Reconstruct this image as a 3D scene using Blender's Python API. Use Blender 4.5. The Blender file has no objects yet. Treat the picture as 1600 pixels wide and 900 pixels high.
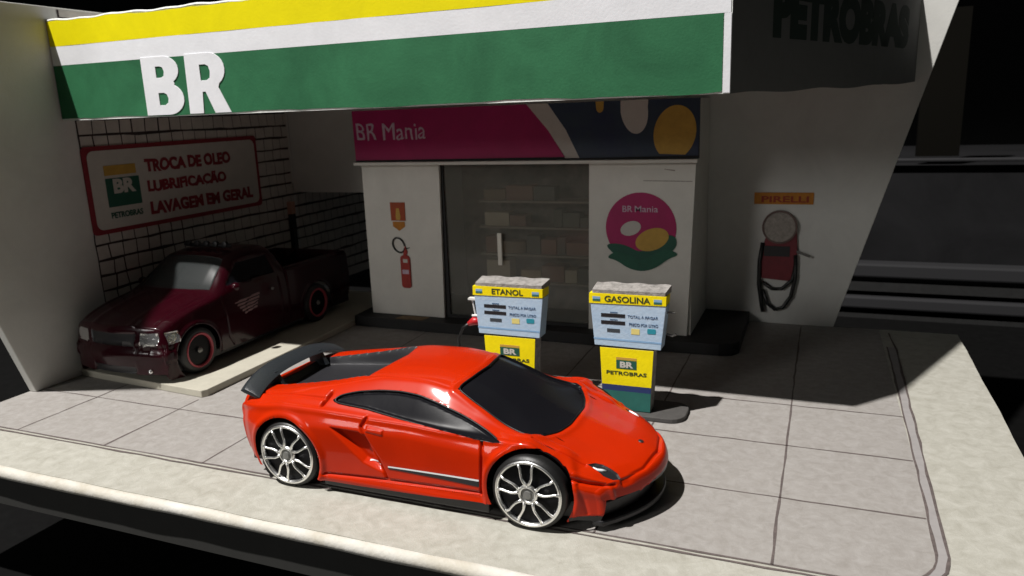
import bpy, math, random
import numpy as np
from mathutils import Vector, Matrix
from mathutils.geometry import tessellate_polygon

random.seed(7); rng = np.random.default_rng(7)
sc = bpy.context.scene
sc.unit_settings.system = 'METRIC'; sc.unit_settings.scale_length = 0.01      # one unit is one centimetre: the scene is a tabletop model

# ---------------------------------------------------------------- camera
cam_d = bpy.data.cameras.new('camera'); cam = bpy.data.objects.new('camera', cam_d); sc.collection.objects.link(cam); sc.camera = cam
YAW, PITCH, ROLL = -.3933, .2312, -.0379
CAM = Vector((14.592, -11.10, 5.848))
fw = Vector((math.sin(YAW)*math.cos(PITCH), math.cos(YAW)*math.cos(PITCH), -math.sin(PITCH)))
rt = Vector((math.cos(YAW), -math.sin(YAW), 0)); up = rt.cross(fw)
r2 = math.cos(ROLL)*rt + math.sin(ROLL)*up; u2 = -math.sin(ROLL)*rt + math.cos(ROLL)*up
M = Matrix((r2, u2, -fw)).transposed().to_4x4(); M.translation = CAM; cam.matrix_world = M
cam_d.sensor_width = 36; cam_d.lens = 36*1189.3/1600; cam_d.clip_start = .1; cam_d.clip_end = 1000
cam_d.dof.use_dof = True; cam_d.dof.focus_distance = 12.5; cam_d.dof.aperture_fstop = 0.65

# ---------------------------------------------------------------- light
w = bpy.data.worlds.new("World"); sc.world = w; w.use_nodes = True
w.node_tree.nodes['Background'].inputs[0].default_value = (.9, 1.0, 1.0, 1)
w.node_tree.nodes['Background'].inputs[1].default_value = 0.02
def lamp(name, loc, power, radius, color, target):
    d = bpy.data.lights.new(name, 'SPOT'); d.energy = power; d.shadow_soft_size = radius; d.color = color
    d.spot_size = math.radians(60); d.spot_blend = .6
    o = bpy.data.objects.new(name, d); sc.collection.objects.link(o); o.location = loc
    o.rotation_euler = (Vector(target)-Vector(loc)).to_track_quat('-Z', 'Y').to_euler(); return o
lamp('desk_lamp_light', (-23, -39, 103), 9.5e5, 1.1, (1, .965, .93), (8, 2, 0))
lamp('weak_fill_light', (-16, -52, 20), 2.1e4, 6.0, (1, .98, .95), (6, 3, 2))  # added low fill that lifts the shaded walls and floor, no lamp of the place
sc.view_settings.view_transform = 'Standard'; sc.view_settings.look = 'None'; sc.view_settings.gamma = 1; sc.view_settings.exposure = 0

# ---------------------------------------------------------------- helpers
def origin(p):
    v = Vector((0, 0, 0))
    while p: v = v + p.location; p = p.parent
    return v
def tag(o, label=None, cat=None, group=None, kind=None):
    if label: o['label'] = label
    if cat: o['category'] = cat
    if group: o['group'] = group
    if kind: o['kind'] = kind
    return o
def thing(name, loc, label, cat, group=None):
    o = bpy.data.objects.new(name, None); sc.collection.objects.link(o); o.location = loc; o.empty_display_size = .3
    return tag(o, label, cat, group)
class MB:
    def __init__(s): s.v = []; s.f = []
    def add(s, vs, fs):
        n = len(s.v); s.v += [tuple(v) for v in vs]; s.f += [tuple(i+n for i in f) for f in fs]; return s
    def box(s, x0, x1, y0, y1, z0, z1):
        v = [(x, y, z) for x in (x0, x1) for y in (y0, y1) for z in (z0, z1)]
        return s.add(v, [(0,1,3,2),(4,6,7,5),(0,4,5,1),(2,3,7,6),(0,2,6,4),(1,5,7,3)])
    def prism(s, fr, outer, d0, d1, holes=()):
        """2-D outline in frame fr=(origin,ux,uy,n), from depth d0 to d1 along n"""
        o, ux, uy, n = [Vector(a) for a in fr]
        loops = [list(outer)]+[list(h) for h in holes]; pts = [p for l in loops for p in l]; N = len(pts)
        tris = tessellate_polygon([[Vector((p[0], p[1], 0)) for p in l] for l in loops])
        vs = [o+ux*p[0]+uy*p[1]+n*d for d in (d0, d1) for p in pts]; fs = []
        for t in tris: fs += [(t[0], t[1], t[2]), (t[2]+N, t[1]+N, t[0]+N)]
        k = 0
        for l in loops:
            for i in range(len(l)):
                a, b = k+i, k+(i+1) % len(l); fs.append((a, b, b+N, a+N))
            k += len(l)
        return s.add(vs, fs)
    def tube(s, path, r, seg=10, closed=False):
        P = [Vector(p) for p in path]; n = len(P); rr = r if hasattr(r, '__len__') else [r]*n; vs = []; fs = []
        prev = None
        for i in range(n):
            a = P[(i-1) % n] if (closed or i > 0) else P[i]; b = P[(i+1) % n] if (closed or i < n-1) else P[i]
            t = (b-a).normalized()
            if prev is None:
                h = Vector((0, 0, 1)) if abs(t.z) < .9 else Vector((1, 0, 0)); u = t.cross(h).normalized()
            else: u = (prev-t*prev.dot(t)).normalized()
            prev = u; w_ = t.cross(u)
            for k in range(seg):
                A = 2*math.pi*k/seg; vs.append(P[i]+(u*math.cos(A)+w_*math.sin(A))*rr[i])
        m = n if closed else n-1
        for i in range(m):
            for k in range(seg):
                j = (i+1) % n; fs.append((i*seg+k, i*seg+(k+1) % seg, j*seg+(k+1) % seg, j*seg+k))
        if not closed: fs += [tuple(range(seg))[::-1], tuple((n-1)*seg+k for k in range(seg))]
        return s.add(vs, fs)
    def lathe(s, c, axis, prof, seg=48, ref=(0, 0, 1)):
        """prof = [(radius, offset along axis)]"""
        c = Vector(c); ax = Vector(axis).normalized(); u = Vector(ref); u = (u-ax*u.dot(ax)).normalized(); v_ = ax.cross(u); vs = []; fs = []
        for r, d in prof:
            for k in range(seg):
                A = 2*math.pi*k/seg; vs.append(c+ax*d+(u*math.cos(A)+v_*math.sin(A))*r)
        for i in range(len(prof)-1):
            for k in range(seg): fs.append((i*seg+k, i*seg+(k+1) % seg, (i+1)*seg+(k+1) % seg, (i+1)*seg+k))
        return s.add(vs, fs)
    def build(s, name, mat, parent=None, smooth=False, bevel=0, label=None):
        o3 = origin(parent); me = bpy.data.meshes.new(name)
        me.from_pydata([(v[0]-o3.x, v[1]-o3.y, v[2]-o3.z) for v in s.v], [], s.f); me.validate()
        import bmesh
        bm = bmesh.new(); bm.from_mesh(me); bmesh.ops.recalc_face_normals(bm, faces=bm.faces); bm.to_mesh(me); bm.free()
        me.materials.append(mat)
        if smooth: me.shade_smooth()
        o = bpy.data.objects.new(name, me); sc.collection.objects.link(o); o.parent = parent
        if bevel:
            b = o.modifiers.new('bevel', 'BEVEL'); b.width = bevel; b.segments = 2; b.limit_method = 'ANGLE'; b.angle_limit = math.radians(40)
        if label: o['label'] = label
        return o
def top(mb, name, mat, label, cat, kind=None, **k):
    return tag(mb.build(name, mat, None, **k), label, cat, None, kind)
FR = lambda y: ((0, y, 0), (1, 0, 0), (0, 0, 1), (0, -1, 0))          # wall plane facing the viewer at depth y
FS = lambda x: ((x, 0, 0), (0, 1, 0), (0, 0, 1), (1, 0, 0))           # wall plane facing right at x
FT = lambda z: ((0, 0, z), (1, 0, 0), (0, 1, 0), (0, 0, 1))           # ground plane
def rect(x0, x1, y0, y1): return [(x0, y0), (x1, y0), (x1, y1), (x0, y1)]
def rrect(x0, x1, y0, y1, r, n=5):
    P = []
    for cx, cy, a0 in ((x1-r, y1-r, 0), (x0+r, y1-r, 90), (x0+r, y0+r, 180), (x1-r, y0+r, 270)):
        for i in range(n+1):
            a = math.radians(a0+90*i/n); P.append((cx+r*math.cos(a), cy+r*math.sin(a)))
    return P
def chaikin(P, it=2):
    for _ in range(it): P = [q for a, b in zip(P, P[1:]+P[:1]) for q in ((.75*a[0]+.25*b[0], .75*a[1]+.25*b[1]), (.25*a[0]+.75*b[0], .25*a[1]+.75*b[1]))]
    return P
def ell(cx, cy, rx, ry, n=40, a0=0, a1=360, rot=0):
    P = []; R = math.radians(rot)
    m = n if a1-a0 >= 360 else n+1
    for i in range(m):
        a = math.radians(a0+(a1-a0)*i/n); x = rx*math.cos(a); y = ry*math.sin(a)
        P.append((cx+x*math.cos(R)-y*math.sin(R), cy+x*math.sin(R)+y*math.cos(R)))
    return P
def text(name, s, fr, x0, y0, width, height, mat, parent=None, depth=.006, bold=.02, shear=0, lift=.012, wob=0, label=None, slope=0):
    cu = bpy.data.curves.new(name, 'FONT'); cu.body = s; cu.size = 1; cu.offset = bold; cu.shear = shear; cu.resolution_u = 4
    tmp = bpy.data.objects.new(name, cu); sc.collection.objects.link(tmp); bpy.context.view_layer.update()
    me = bpy.data.meshes.new_from_object(tmp.evaluated_get(bpy.context.evaluated_depsgraph_get()))
    bpy.data.objects.remove(tmp)
    co = np.array([v.co for v in me.vertices]); a, b = co.min(0), co.max(0)
    sx = width/(b[0]-a[0]); sy = height/(b[1]-a[1]); o, ux, uy, n = [np.array(q, float) for q in fr]
    q = (co-a)*[sx, sy, 1]
    if wob: q[:, 1] += wob*np.sin(q[:, 0]*9/width*3+1); q[:, 0] += wob*np.sin(q[:, 1]*23+q[:, 0]*17/width)
    q[:, 1] += slope*q[:, 0]
    W = o+np.outer(q[:, 0]+x0, ux)+np.outer(q[:, 1]+y0, uy)+n*lift
    o3 = np.array(origin(parent)); W = W-o3
    fl = [tuple(q.vertices) for q in me.polygons]; bpy.data.meshes.remove(me)
    me = bpy.data.meshes.new(name); me.from_pydata([tuple(q) for q in W], [], fl); me.materials.append(mat)
    ob = bpy.data.objects.new(name, me); sc.collection.objects.link(ob); ob.parent = parent
    sd = ob.modifiers.new('solid', 'SOLIDIFY'); sd.thickness = depth; sd.offset = 0
    if label: ob['label'] = label
    return ob

# ---------------------------------------------------------------- materials
def mat(name, col, rough=.6, metal=0, coat=0, bump=0, bscale=30, var=0, vscale=3, spec=.5, col2=None, emis=None, detail=6):
    m = bpy.data.materials.new(name); m.use_nodes = True; nt = m.node_tree; b = nt.nodes['Principled BSDF']
    b.inputs['Base Color'].default_value = (*col, 1); b.inputs['Roughness'].default_value = rough; b.inputs['Metallic'].default_value = metal
    b.inputs['Coat Weight'].default_value = coat; b.inputs['Coat Roughness'].default_value = .08; b.inputs['Specular IOR Level'].default_value = spec
    tc = nt.nodes.new('ShaderNodeTexCoord')
    if var or col2:
        n = nt.nodes.new('ShaderNodeTexNoise'); n.inputs['Scale'].default_value = vscale; n.inputs['Detail'].default_value = detail
        n.inputs['Roughness'].default_value = .7; n.inputs['Distortion'].default_value = .5
        r = nt.nodes.new('ShaderNodeValToRGB'); r.color_ramp.elements[0].position = .33; r.color_ramp.elements[1].position = .68
        c2 = col2 or tuple(c*(1+var) for c in col); c1 = col if col2 else tuple(c*(1-var) for c in col)
        r.color_ramp.elements[0].color = (*c1, 1); r.color_ramp.elements[1].color = (*c2, 1)
        nt.links.new(tc.outputs['Object'], n.inputs['Vector']); nt.links.new(n.outputs['Fac'], r.inputs[0]); nt.links.new(r.outputs[0], b.inputs['Base Color'])
    if bump:
        n2 = nt.nodes.new('ShaderNodeTexNoise'); n2.inputs['Scale'].default_value = bscale; n2.inputs['Detail'].default_value = 8
        bp = nt.nodes.new('ShaderNodeBump'); bp.inputs['Strength'].default_value = bump; bp.inputs['Distance'].default_value = .02
        nt.links.new(tc.outputs['Object'], n2.inputs['Vector']); nt.links.new(n2.outputs['Fac'], bp.inputs['Height']); nt.links.new(bp.outputs[0], b.inputs['Normal'])
    return m
K = {}
K['tile'] = mat('concrete_print_paper', (.245, .228, .21), .75, bump=.25, bscale=55, col2=(.325, .31, .294), vscale=5, detail=14)
K['margin'] = mat('margin_card', (.31, .30, .255), .75, bump=.3, bscale=45, col2=(.43, .422, .375), vscale=4, detail=14)
K['rim'] = mat('torn_card_rim', (.46, .43, .36), .8, bump=.4, bscale=16, col2=(.62, .61, .57), vscale=1.2)
K['line'] = mat('pencil_line', (.10, .08, .075), .8, var=.3, vscale=6)
K['whitecard'] = mat('white_card', (.62, .62, .6), .7, bump=.12, bscale=22, var=.05, vscale=1.2)
K['wallcard'] = mat('grey_white_card', (.6, .6, .57), .7, bump=.12, bscale=22, var=.06, vscale=.8)
K['shopcard'] = mat('cream_card', (.66, .65, .6), .7, bump=.15, bscale=22, var=.06, vscale=1.0)
K['canwhite'] = mat('fascia_white_paint', (.76, .77, .80), .6, bump=.12, bscale=20, var=.05, vscale=1.5)
K['canedge'] = mat('fascia_raw_edge', (.75, .77, .74), .8, bump=.6, bscale=15, var=.12, vscale=4)
K['yellow'] = mat('fascia_yellow_paint', (.80, .70, .001), .6, bump=.12, bscale=20, var=.06, vscale=1.2, spec=.15)
K['green'] = mat('fascia_green_paint', (.018, .105, .045), .6, bump=.15, bscale=22, col2=(.032, .165, .072), vscale=.6, spec=.25)
K['darkgreen'] = mat('logo_green', (.01, .085, .055), .6, var=.1)
K['black'] = mat('black_card', (.012, .012, .012), .7, bump=.2, bscale=20, var=.3)
K['brickline'] = mat('brick_joint_ink', (.035, .025, .025), .8, var=.2)
K['brick'] = mat('brick_paper', (.52, .49, .45), .8, bump=.2, var=.12, vscale=2)
K['red'] = mat('sign_red_ink', (.22, .012, .022), .7, var=.15, vscale=5)
K['signwhite'] = mat('sign_white_paper', (.52, .50, .46), .6, var=.05)
K['pink'] = mat('header_magenta_print', (.36, .006, .10), .55, bump=.1, var=.10, vscale=1.2)
K['navy'] = mat('header_navy_print', (.018, .03, .075), .5, col2=(.03, .055, .075), vscale=1.0)
K['pale'] = mat('pale_lilac_ink', (.55, .42, .52), .7, var=.2, vscale=12)
K['ochre'] = mat('ochre_print', (.50, .30, .05), .6, var=.12)
K['orange'] = mat('sticker_orange', (.46, .17, .006), .6, var=.2, vscale=4)
K['exred'] = mat('extinguisher_red', (.33, .02, .012), .5, var=.15)
K['rust'] = mat('sticker_rust_red', (.32, .05, .008), .6, var=.15)
K['blue'] = mat('pump_pale_blue_paper', (.36, .50, .66), .45, bump=.3, bscale=16, col2=(.46, .58, .70), vscale=2.5)
K['bluedark'] = mat('pump_mid_blue_paper', (.22, .38, .58), .45, var=.08)
K['pumpyellow'] = mat('pump_yellow_paper', (.86, .70, .004), .55, bump=.2, bscale=20, var=.08, vscale=3, spec=.2)
K['labelink'] = mat('green_black_ink', (.03, .05, .012), .6)
K['ink'] = mat('black_ink', (.012, .012, .014), .5)
K['blueink'] = mat('blue_ink', (.06, .12, .22), .6)
K['teal'] = mat('teal_print', (.02, .25, .33), .5)
K['pumpgreen'] = mat('pump_green_paper', (.02, .13, .11), .5, var=.12)
K['pumpnavy'] = mat('pump_navy_paper', (.02, .035, .13), .5)
K['cardboard'] = mat('grey_cardboard', (.16, .15, .14), .85, bump=.8, bscale=18, col2=(.36, .34, .32), vscale=7)
K['paint'] = mat('orange_red_enamel', (.46, .018, .0006), .36, coat=.33, var=.07, vscale=.6, spec=.08, bump=.04, bscale=7)
K['groove'] = K['paint']
K['glass'] = mat('dark_tinted_glass', (.007, .007, .009), .26, spec=.04, bump=.04, bscale=6)
K['deck'] = mat('matt_black_plastic', (.018, .018, .021), .42, bump=.1)
K['wing'] = mat('wing_black_plastic', (.02, .024, .028), .38, bump=.25, bscale=30)
K['chassis'] = mat('chassis_black_plastic', (.010, .010, .012), .38)
K['tyre'] = mat('tyre_rubber', (.010, .010, .010), .45, bump=.1)
K['chrome'] = mat('chrome', (.97, .97, .96), .3, metal=1, bump=.1, bscale=20)
K['rimwell'] = mat('wheel_well_black', (.004, .004, .005), .4, spec=.15)
K['cap'] = mat('hub_cap_grey', (.22, .22, .21), .4, metal=.4)
K['lampw'] = mat('headlamp_white', (.75, .78, .8), .2)
K['maroon'] = mat('maroon_enamel', (.020, .0009, .0035), .25, coat=.28, var=.05, spec=.15)
K['truckglass'] = mat('truck_glass', (.022, .025, .025), .25)
K['redring'] = mat('wheel_red_ring', (.38, .05, .07), .35)
K['decal'] = mat('faded_pink_decal', (.20, .12, .12), .6, var=.3, vscale=12)
K['lampc'] = mat('truck_headlamp_chrome', (.8, .8, .8), .12, metal=.9, bump=.6, bscale=10)
K['hose'] = mat('hose_black_rubber', (.008, .008, .008), .4)
K['nozzle'] = mat('nozzle_red', (.45, .015, .02), .35)
K['gaugec'] = mat('gauge_grey', (.28, .25, .22), .5, var=.3, vscale=8)
K['airred'] = mat('air_unit_red', (.16, .012, .02), .5, var=.2, vscale=3)
K['table'] = mat('dark_table', (.003, .003, .003), .7, var=.3, spec=.1)
K['cabinet'] = mat('dark_cabinet', (.015, .015, .016), .8, spec=.05, var=.25, vscale=.2)
K['rail'] = mat('dull_metal_rail', (.03, .03, .032), .6, spec=.15)
K['doormat'] = mat('door_mat_print', (.10, .05, .02), .7, col2=(.22, .15, .06), vscale=5)

# ================================================================ SETTING
top(MB().box(-60, 70, -60, 22, -3.4, -3.0), 'table_surface', K['table'], None, None, kind='structure')
b = MB(); b.box(-160, 200, 90, 92, -60, 120); top(b, 'background', mat('room_black', (.002, .002, .002), .9), None, None, kind='structure')

# ---- base board
base = thing('diorama_base', (8, 3, 0), 'flat grey card base marked with paving slabs under the whole model', 'base')
BX0, BX1, BY0, BY1 = -1.9, 17.85, -3.05, 9.72
pts = [(BX0, -3.0)]
n = 70
for i in range(n+1):
    x = BX0+(BX1-BX0)*i/n; pts.append((x, -3.03-.008*math.sin(x*.9)+.008*math.sin(x*2.3+1)+.004*rng.normal()))
for i in range(1, 31): y = -3.0+(BY1+3.0)*i/30; pts.append((BX1+.008*math.sin(y*1.7)+.004*rng.normal(), y))
pts += [(BX0+3.5, BY1+5), (BX0, BY1+5)] if False else [(BX0, BY1)]
MB().prism(FT(0), pts, -.16, 0).build('margin', K['margin'], base)
# thick pale rounded rim along the front edge
b = MB(); path = [(BX0+(BX1-BX0)*i/90, -3.05+.008*math.sin(i*.17)+.004*math.sin(i*.6), -.112+.005*math.sin(i*.23)) for i in range(91)]
b.tube(path, [.108+.007*math.sin(i*.13)+.003*math.sin(i*.9) for i in range(91)], 12)
b.build('rim', K['rim'], base, smooth=True, label='pale rolled front edge of the base')
MB().box(BX0+.3, BX1-.15, -2.95, 9.6, -.85, -.165).build('underside', mat('underside_dark_card', (.02, .02, .018), .8, var=.1), base)
# paving sheet with rounded corner
T = 2.37
yF0, yF1 = -1.9, -1.83
def inner(off, n=8):
    xr = 16.2+off; y0 = yF1-off*.7; r = .9+off*.5; P = []
    for i in range(n+1):
        a = math.radians(-90+90*i/n); P.append((xr-r+r*math.cos(a), y0+r+r*math.sin(a)))
    return P
ang = -.2/12
P = [(BX0+.02, yF1-.02)]+inner(.02)+[(16.2-.12, BY1-.02), (BX0+.02, BY1-.02)]
MB().prism(FT(0), P, .001, .006).build('paving_sheet', K['tile'], base, label='pinkish grey paving area with pencilled joints')
def strip(b, pts, w, z0=.006, z1=.0105, fr=None, jit=.006):
    fr = fr or FT(0); Q = []
    for a, c in zip(pts[:-1], pts[1:]):
        L = math.dist(a, c); m = max(1, int(L/.4))
        for i in range(m): Q.append((a[0]+(c[0]-a[0])*i/m, a[1]+(c[1]-a[1])*i/m))
    Q.append(pts[-1]); L_, R_ = [], []
    for i, q in enumerate(Q):
        a = Q[max(0, i-1)]; c = Q[min(len(Q)-1, i+1)]; d = math.dist(a, c) or 1; nx, ny = -(c[1]-a[1])/d, (c[0]-a[0])/d
        j = rng.normal()*jit; ww = w*(.5+.12*rng.normal())
        L_.append((q[0]+nx*(j+ww), q[1]+ny*(j+ww))); R_.append((q[0]+nx*(j-ww), q[1]+ny*(j-ww)))
    o, ux, uy, nn = [Vector(k) for k in fr]
    vs = [o+ux*p[0]+uy*p[1]+nn*z1 for p in L_+R_]; m = len(L_)
    b.add(vs, [(i, i+1, m+i+1, m+i) for i in range(m-1)])
b = MB()
strip(b, [(BX0, yF1)]+inner(0)+[(16.2-.02, 8.2)], .035)
strip(b, [(BX0, yF1-.095)]+inner(.13)+[(16.36, 8.0), (16.28, 9.4)], .04)
for k in range(0, 7): strip(b, [(k*T, yF1), (k*T, .9 if k == 0 else (9.5 if k > 1 else .55))], .032)
for y in (-.0, 1.9, 3.8): strip(b, [(BX0 if y < .5 else 2.6, y), (16.17, y)], .03)
b.build('joint_lines', K['line'], base, label='thin dark hand drawn joints between the paving slabs')
b = MB(); fill = inner(.13); fill2 = inner(0)
# border band colour between the two border lines
band = fill2+[(16.18, 8.2)]+[(16.35, 8.2)]+fill[::-1]
b.prism(FT(0), band, .0062, .0085); b.build('border_band', mat('border_grey', (.28, .265, .26), .75, var=.08), base)

# ---- platform with the pickup
pl = MB().prism(FT(0), [(-1.66, .98), (-.9, .9), (2.35, .66), (2.42, .78), (2.42, 9.6), (-1.66, 9.6)], .007, .17)
top(pl, 'lift_platform', mat('platform_card', (.42, .40, .33), .75, bump=.15, var=.06), 'thin off-white card platform lying under the dark pickup', 'platform', bevel=.015)

# ---- left wall
lw = thing('side_wall', (-1.9, 5, 0), 'tall white card wall at the left with a brick pattern drawn on its rear half', 'wall')
xl = -1.68
MB().prism(FS(xl), [(-.18, 0.008), (9.7, .008), (9.7, 8.45), (.45, 8.45), (-1.2, 10.2), (-4.1, 13.0)], -.22, 0).build('panel', K['wallcard'], lw, bevel=.02)  # front corner rising out of view is invented, to shade the pickup
MB().prism(FS(xl), [(9.7, .008), (16, .008), (16, 3.5), (9.7, 3.5)], -.22, 0).build('rear_panel', K['brick'], lw)
MB().prism(FS(xl), [(1.92, .2), (9.55, .2), (9.55, 8.4), (1.92, 8.4)], .001, .008).build('brick_sheet', K['brick'], lw)
b = MB(); hs = .375
rows = [.35+i*hs for i in range(22)]
for i, z in enumerate(rows):
    y1 = 15.5 if z < 3.4 else 9.5
    strip(b, [(1.93, z), (y1, z+.02*rng.normal())], .058, z1=.012, fr=FS(xl), jit=.008)
    y = 1.93+(.0 if i % 2 else .0)
    k = 0
    while y < (y1 if z < 3.4 else 9.4):
        y += .40+.02*rng.normal(); k += 1
        if z+hs < 8.4 and y < y1: strip(b, [(y, z), (y+.02*rng.normal(), z+hs)], .034 if y < 5 else .02, z1=.0118, fr=FS(xl), jit=.004)
strip(b, [(1.93, .2), (1.93, 8.4)], .04, z1=.0125, fr=FS(xl))
b.build('brick_joints', K['brickline'], lw)
# edge post where the wall sheets meet
pt = MB().box(-1.66, -1.5, 9.15, 9.33, .18, 2.75).build('corner_post', K['black'], lw)
MB().box(-1.665, -1.495, 9.145, 9.335, 2.755, 3.15).build('post_tip', mat('post_tip_pink', (.55, .3, .22), .5), pt)

# ---- sign on the left wall
sg = thing('service_sign', (xl+.02, 5, 4.2), 'white sign with red border listing garage services on the brick wall', 'sign')
sl = -.012
def fs2(y0, z0, y1, z1): return ((xl, 0, 0), (0, 1, 0), (0, 0, 1), (1, 0, 0))
SY0, SY1, SZ0, SZ1 = 1.90, 7.95, 3.22, 5.34
MB().prism(FS(xl), rrect(SY0, SY1, SZ0, SZ1, .12), .014, .05).build('frame', K['red'], sg)
MB().prism(FS(xl), rrect(SY0+.12, SY1-.12, SZ0+.11, SZ1-.11, .18), .052, .062).build('panel', K['signwhite'], sg)
lg = MB().prism(FS(xl), rect(2.42, 3.42, 3.85, 4.55), .064, .07).build('logo_square', K['darkgreen'], sg)
MB().prism(FS(xl), rect(2.42, 3.36, 4.62, 4.86), .064, .07).build('logo_stripe', K['ochre'], sg)
text('logo_letters', 'BR', FS(xl), 2.62, 4.17, .66, .36, K['signwhite'], sg, bold=.05, lift=.076)
text('logo_name', 'PETROBRAS', FS(xl), 2.45, 3.57, .95, .15, K['darkgreen'], sg, bold=.03, lift=.07)
text('lettering', 'TROCA DE OLEO', FS(xl), 3.65, 4.60, 3.1, .34, K['red'], sg, bold=.055, lift=.07, wob=.01)
text('lettering', 'LUBRIFICAÇÃO', FS(xl), 3.65, 4.03, 2.85, .42, K['red'], sg, bold=.055, lift=.07, wob=.01)
text('lettering', 'LAVAGEM EM GERAL', FS(xl), 3.65, 3.5, 3.9, .34, K['red'], sg, bold=.055, lift=.07, wob=.01)

# ---- back wall (flared at the right, low opening at the left)
bw = MB().prism(FR(9.62), [(2.9, .008), (15.0, .008), (17.36, 8.45), (-1.66, 8.45), (-1.66, 3.42), (2.9, 3.42)], -.22, 0)
top(bw, 'back_wall', K['wallcard'], 'white card back wall with a slanted right edge and a low opening at its left', 'wall', bevel=.015)
top(MB().box(-1.68, 6, 16, 16.2, -.1, 4), 'rear_card', K['black'], 'black card closing the dark bay behind the pickup', 'card')

# ---- canopy
cn = thing('canopy', (5.8, 5, 5.95), 'flat station roof with yellow, white and green fascia', 'canopy')
CL, CR, CY = -1.66, 13.15, 1.6
def wavy(x0, x1, z, amp=.012, n=60, f=1.0):
    return [(x0+(x1-x0)*i/n, z+amp*math.sin(i*.31*f)+amp*.6*math.sin(i*.83*f+1)+amp*.25*rng.normal()) for i in range(n+1)]
b = MB().prism(((0, 0, 0), (1, 0, 0), (0, 1, 0), (0, 0, 1)), [(CL, CY+.1), (CR-.04, CY+.1), (16.38, 9.6), (CL, 9.6)], 8.02, 8.1); b.build('roof_panel', K['whitecard'], cn)
MB().prism(FR(CY), rect(CL, CR, 5.955, 8.1), -.1, 0).build('fascia_board', K['canedge'], cn)
lowb = wavy(CL, CR-.13, 5.985, .015); mid = [(x, 7.16+.003*rng.normal()) for x in np.linspace(CL, CR-.13, 30)]
MB().prism(FR(CY), lowb+mid[::-1], .002, .012).build('green_band', K['green'], cn)
mid2 = [(x, 7.57+.004*rng.normal()) for x in np.linspace(CL, CR-.02, 30)]
MB().prism(FR(CY), [(CL, 7.163)]+[(CR-.02, 7.163)]+mid2[::-1], .002, .012).build('white_band', K['canwhite'], cn)
MB().prism(FR(CY), [(CL, 7.575), (CR-.02, 7.575)]+wavy(CL, CR-.02, 8.1, .016)[::-1], .002, .012).build('yellow_band', K['yellow'], cn)
b = MB(); b.tube([(x, CY+.02, 8.115+.012*math.sin(x*3)+.01*math.sin(x*7.7)) for x in np.linspace(CL, CR, 90)], .035, 8)
b.build('torn_top_edge', K['canedge'], cn)
MB().prism(FR(CY), [(CR-.115, 5.97)]+[(CR-.01, 5.97), (CR-.01, 7.16), (CR-.115, 7.16)], .003, .014).build('edge_strip', K['canwhite'], cn)
# side face, running back to the flared wall
dv = Vector((16.43-CR, 9.6-CY, 0)); SL = dv.length; dv.normalize(); nv = Vector((dv.y, -dv.x, 0))
SIDE = ((CR, CY, 0), tuple(dv), (0, 0, 1), tuple(nv))
low = [(SL*i/40, 5.95+.13*(i/40)+.02*math.sin(i*.5)+(.02 if i > 30 else 0)) for i in range(41)]
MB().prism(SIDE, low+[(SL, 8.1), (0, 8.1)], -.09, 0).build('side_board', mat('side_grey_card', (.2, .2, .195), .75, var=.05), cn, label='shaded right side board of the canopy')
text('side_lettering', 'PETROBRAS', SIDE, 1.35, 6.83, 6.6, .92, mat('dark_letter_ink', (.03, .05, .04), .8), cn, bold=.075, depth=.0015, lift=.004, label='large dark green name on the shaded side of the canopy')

# bold hand-cut BR letters: outlines in a unit box
def letterB():
    O = [(0, 0), (.58, 0)]+[(.58+.42*math.sin(math.radians(a)), .27-.27*math.cos(math.radians(a))) for a in range(10, 151, 14)]
    O += [(.80, .53)]+[(.56+.38*math.sin(math.radians(a)), .76-.24*math.cos(math.radians(a))) for a in range(35, 181, 14)]+[(0, 1)]
    h1 = [(.36, .17), (.50, .17), (.58, .21), (.60, .28), (.57, .35), (.50, .38), (.36, .38)]
    h2 = [(.36, .64), (.48, .64), (.55, .67), (.57, .74), (.54, .81), (.47, .83), (.36, .83)]
    return O, [h1, h2]
def letterR():
    O = [(0, 0), (.34, 0), (.37, .36), (.44, .36), (.62, 0), (1.0, 0), (.76, .42)]
    O += [(.58+.37*math.sin(math.radians(a)), .72-.28*math.cos(math.radians(a))) for a in range(35, 181, 14)]+[(.02, 1)]
    return O, [[(.36, .55), (.50, .55), (.58, .59), (.60, .69), (.57, .78), (.50, .81), (.36, .81)]]
def put(b, L, fr, x0, x1, z0, z1, d0, d1):
    O, H = L; f = lambda p: (x0+(x1-x0)*p[0], z0+(z1-z0)*p[1]); b.prism(fr, [f(p) for p in O], d0, d1, [[f(p) for p in h] for h in H])
b = MB(); put(b, letterB(), FR(CY), .98, 2.06, 5.99, 7.19, .013, .028); b.build('letter', K['canwhite'], cn, label='white letter B', bevel=.004)
b = MB(); put(b, letterR(), FR(CY), 2.17, 3.27, 5.99, 7.19, .013, .028); b.build('letter', K['canwhite'], cn, label='white letter R', bevel=.004)

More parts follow.
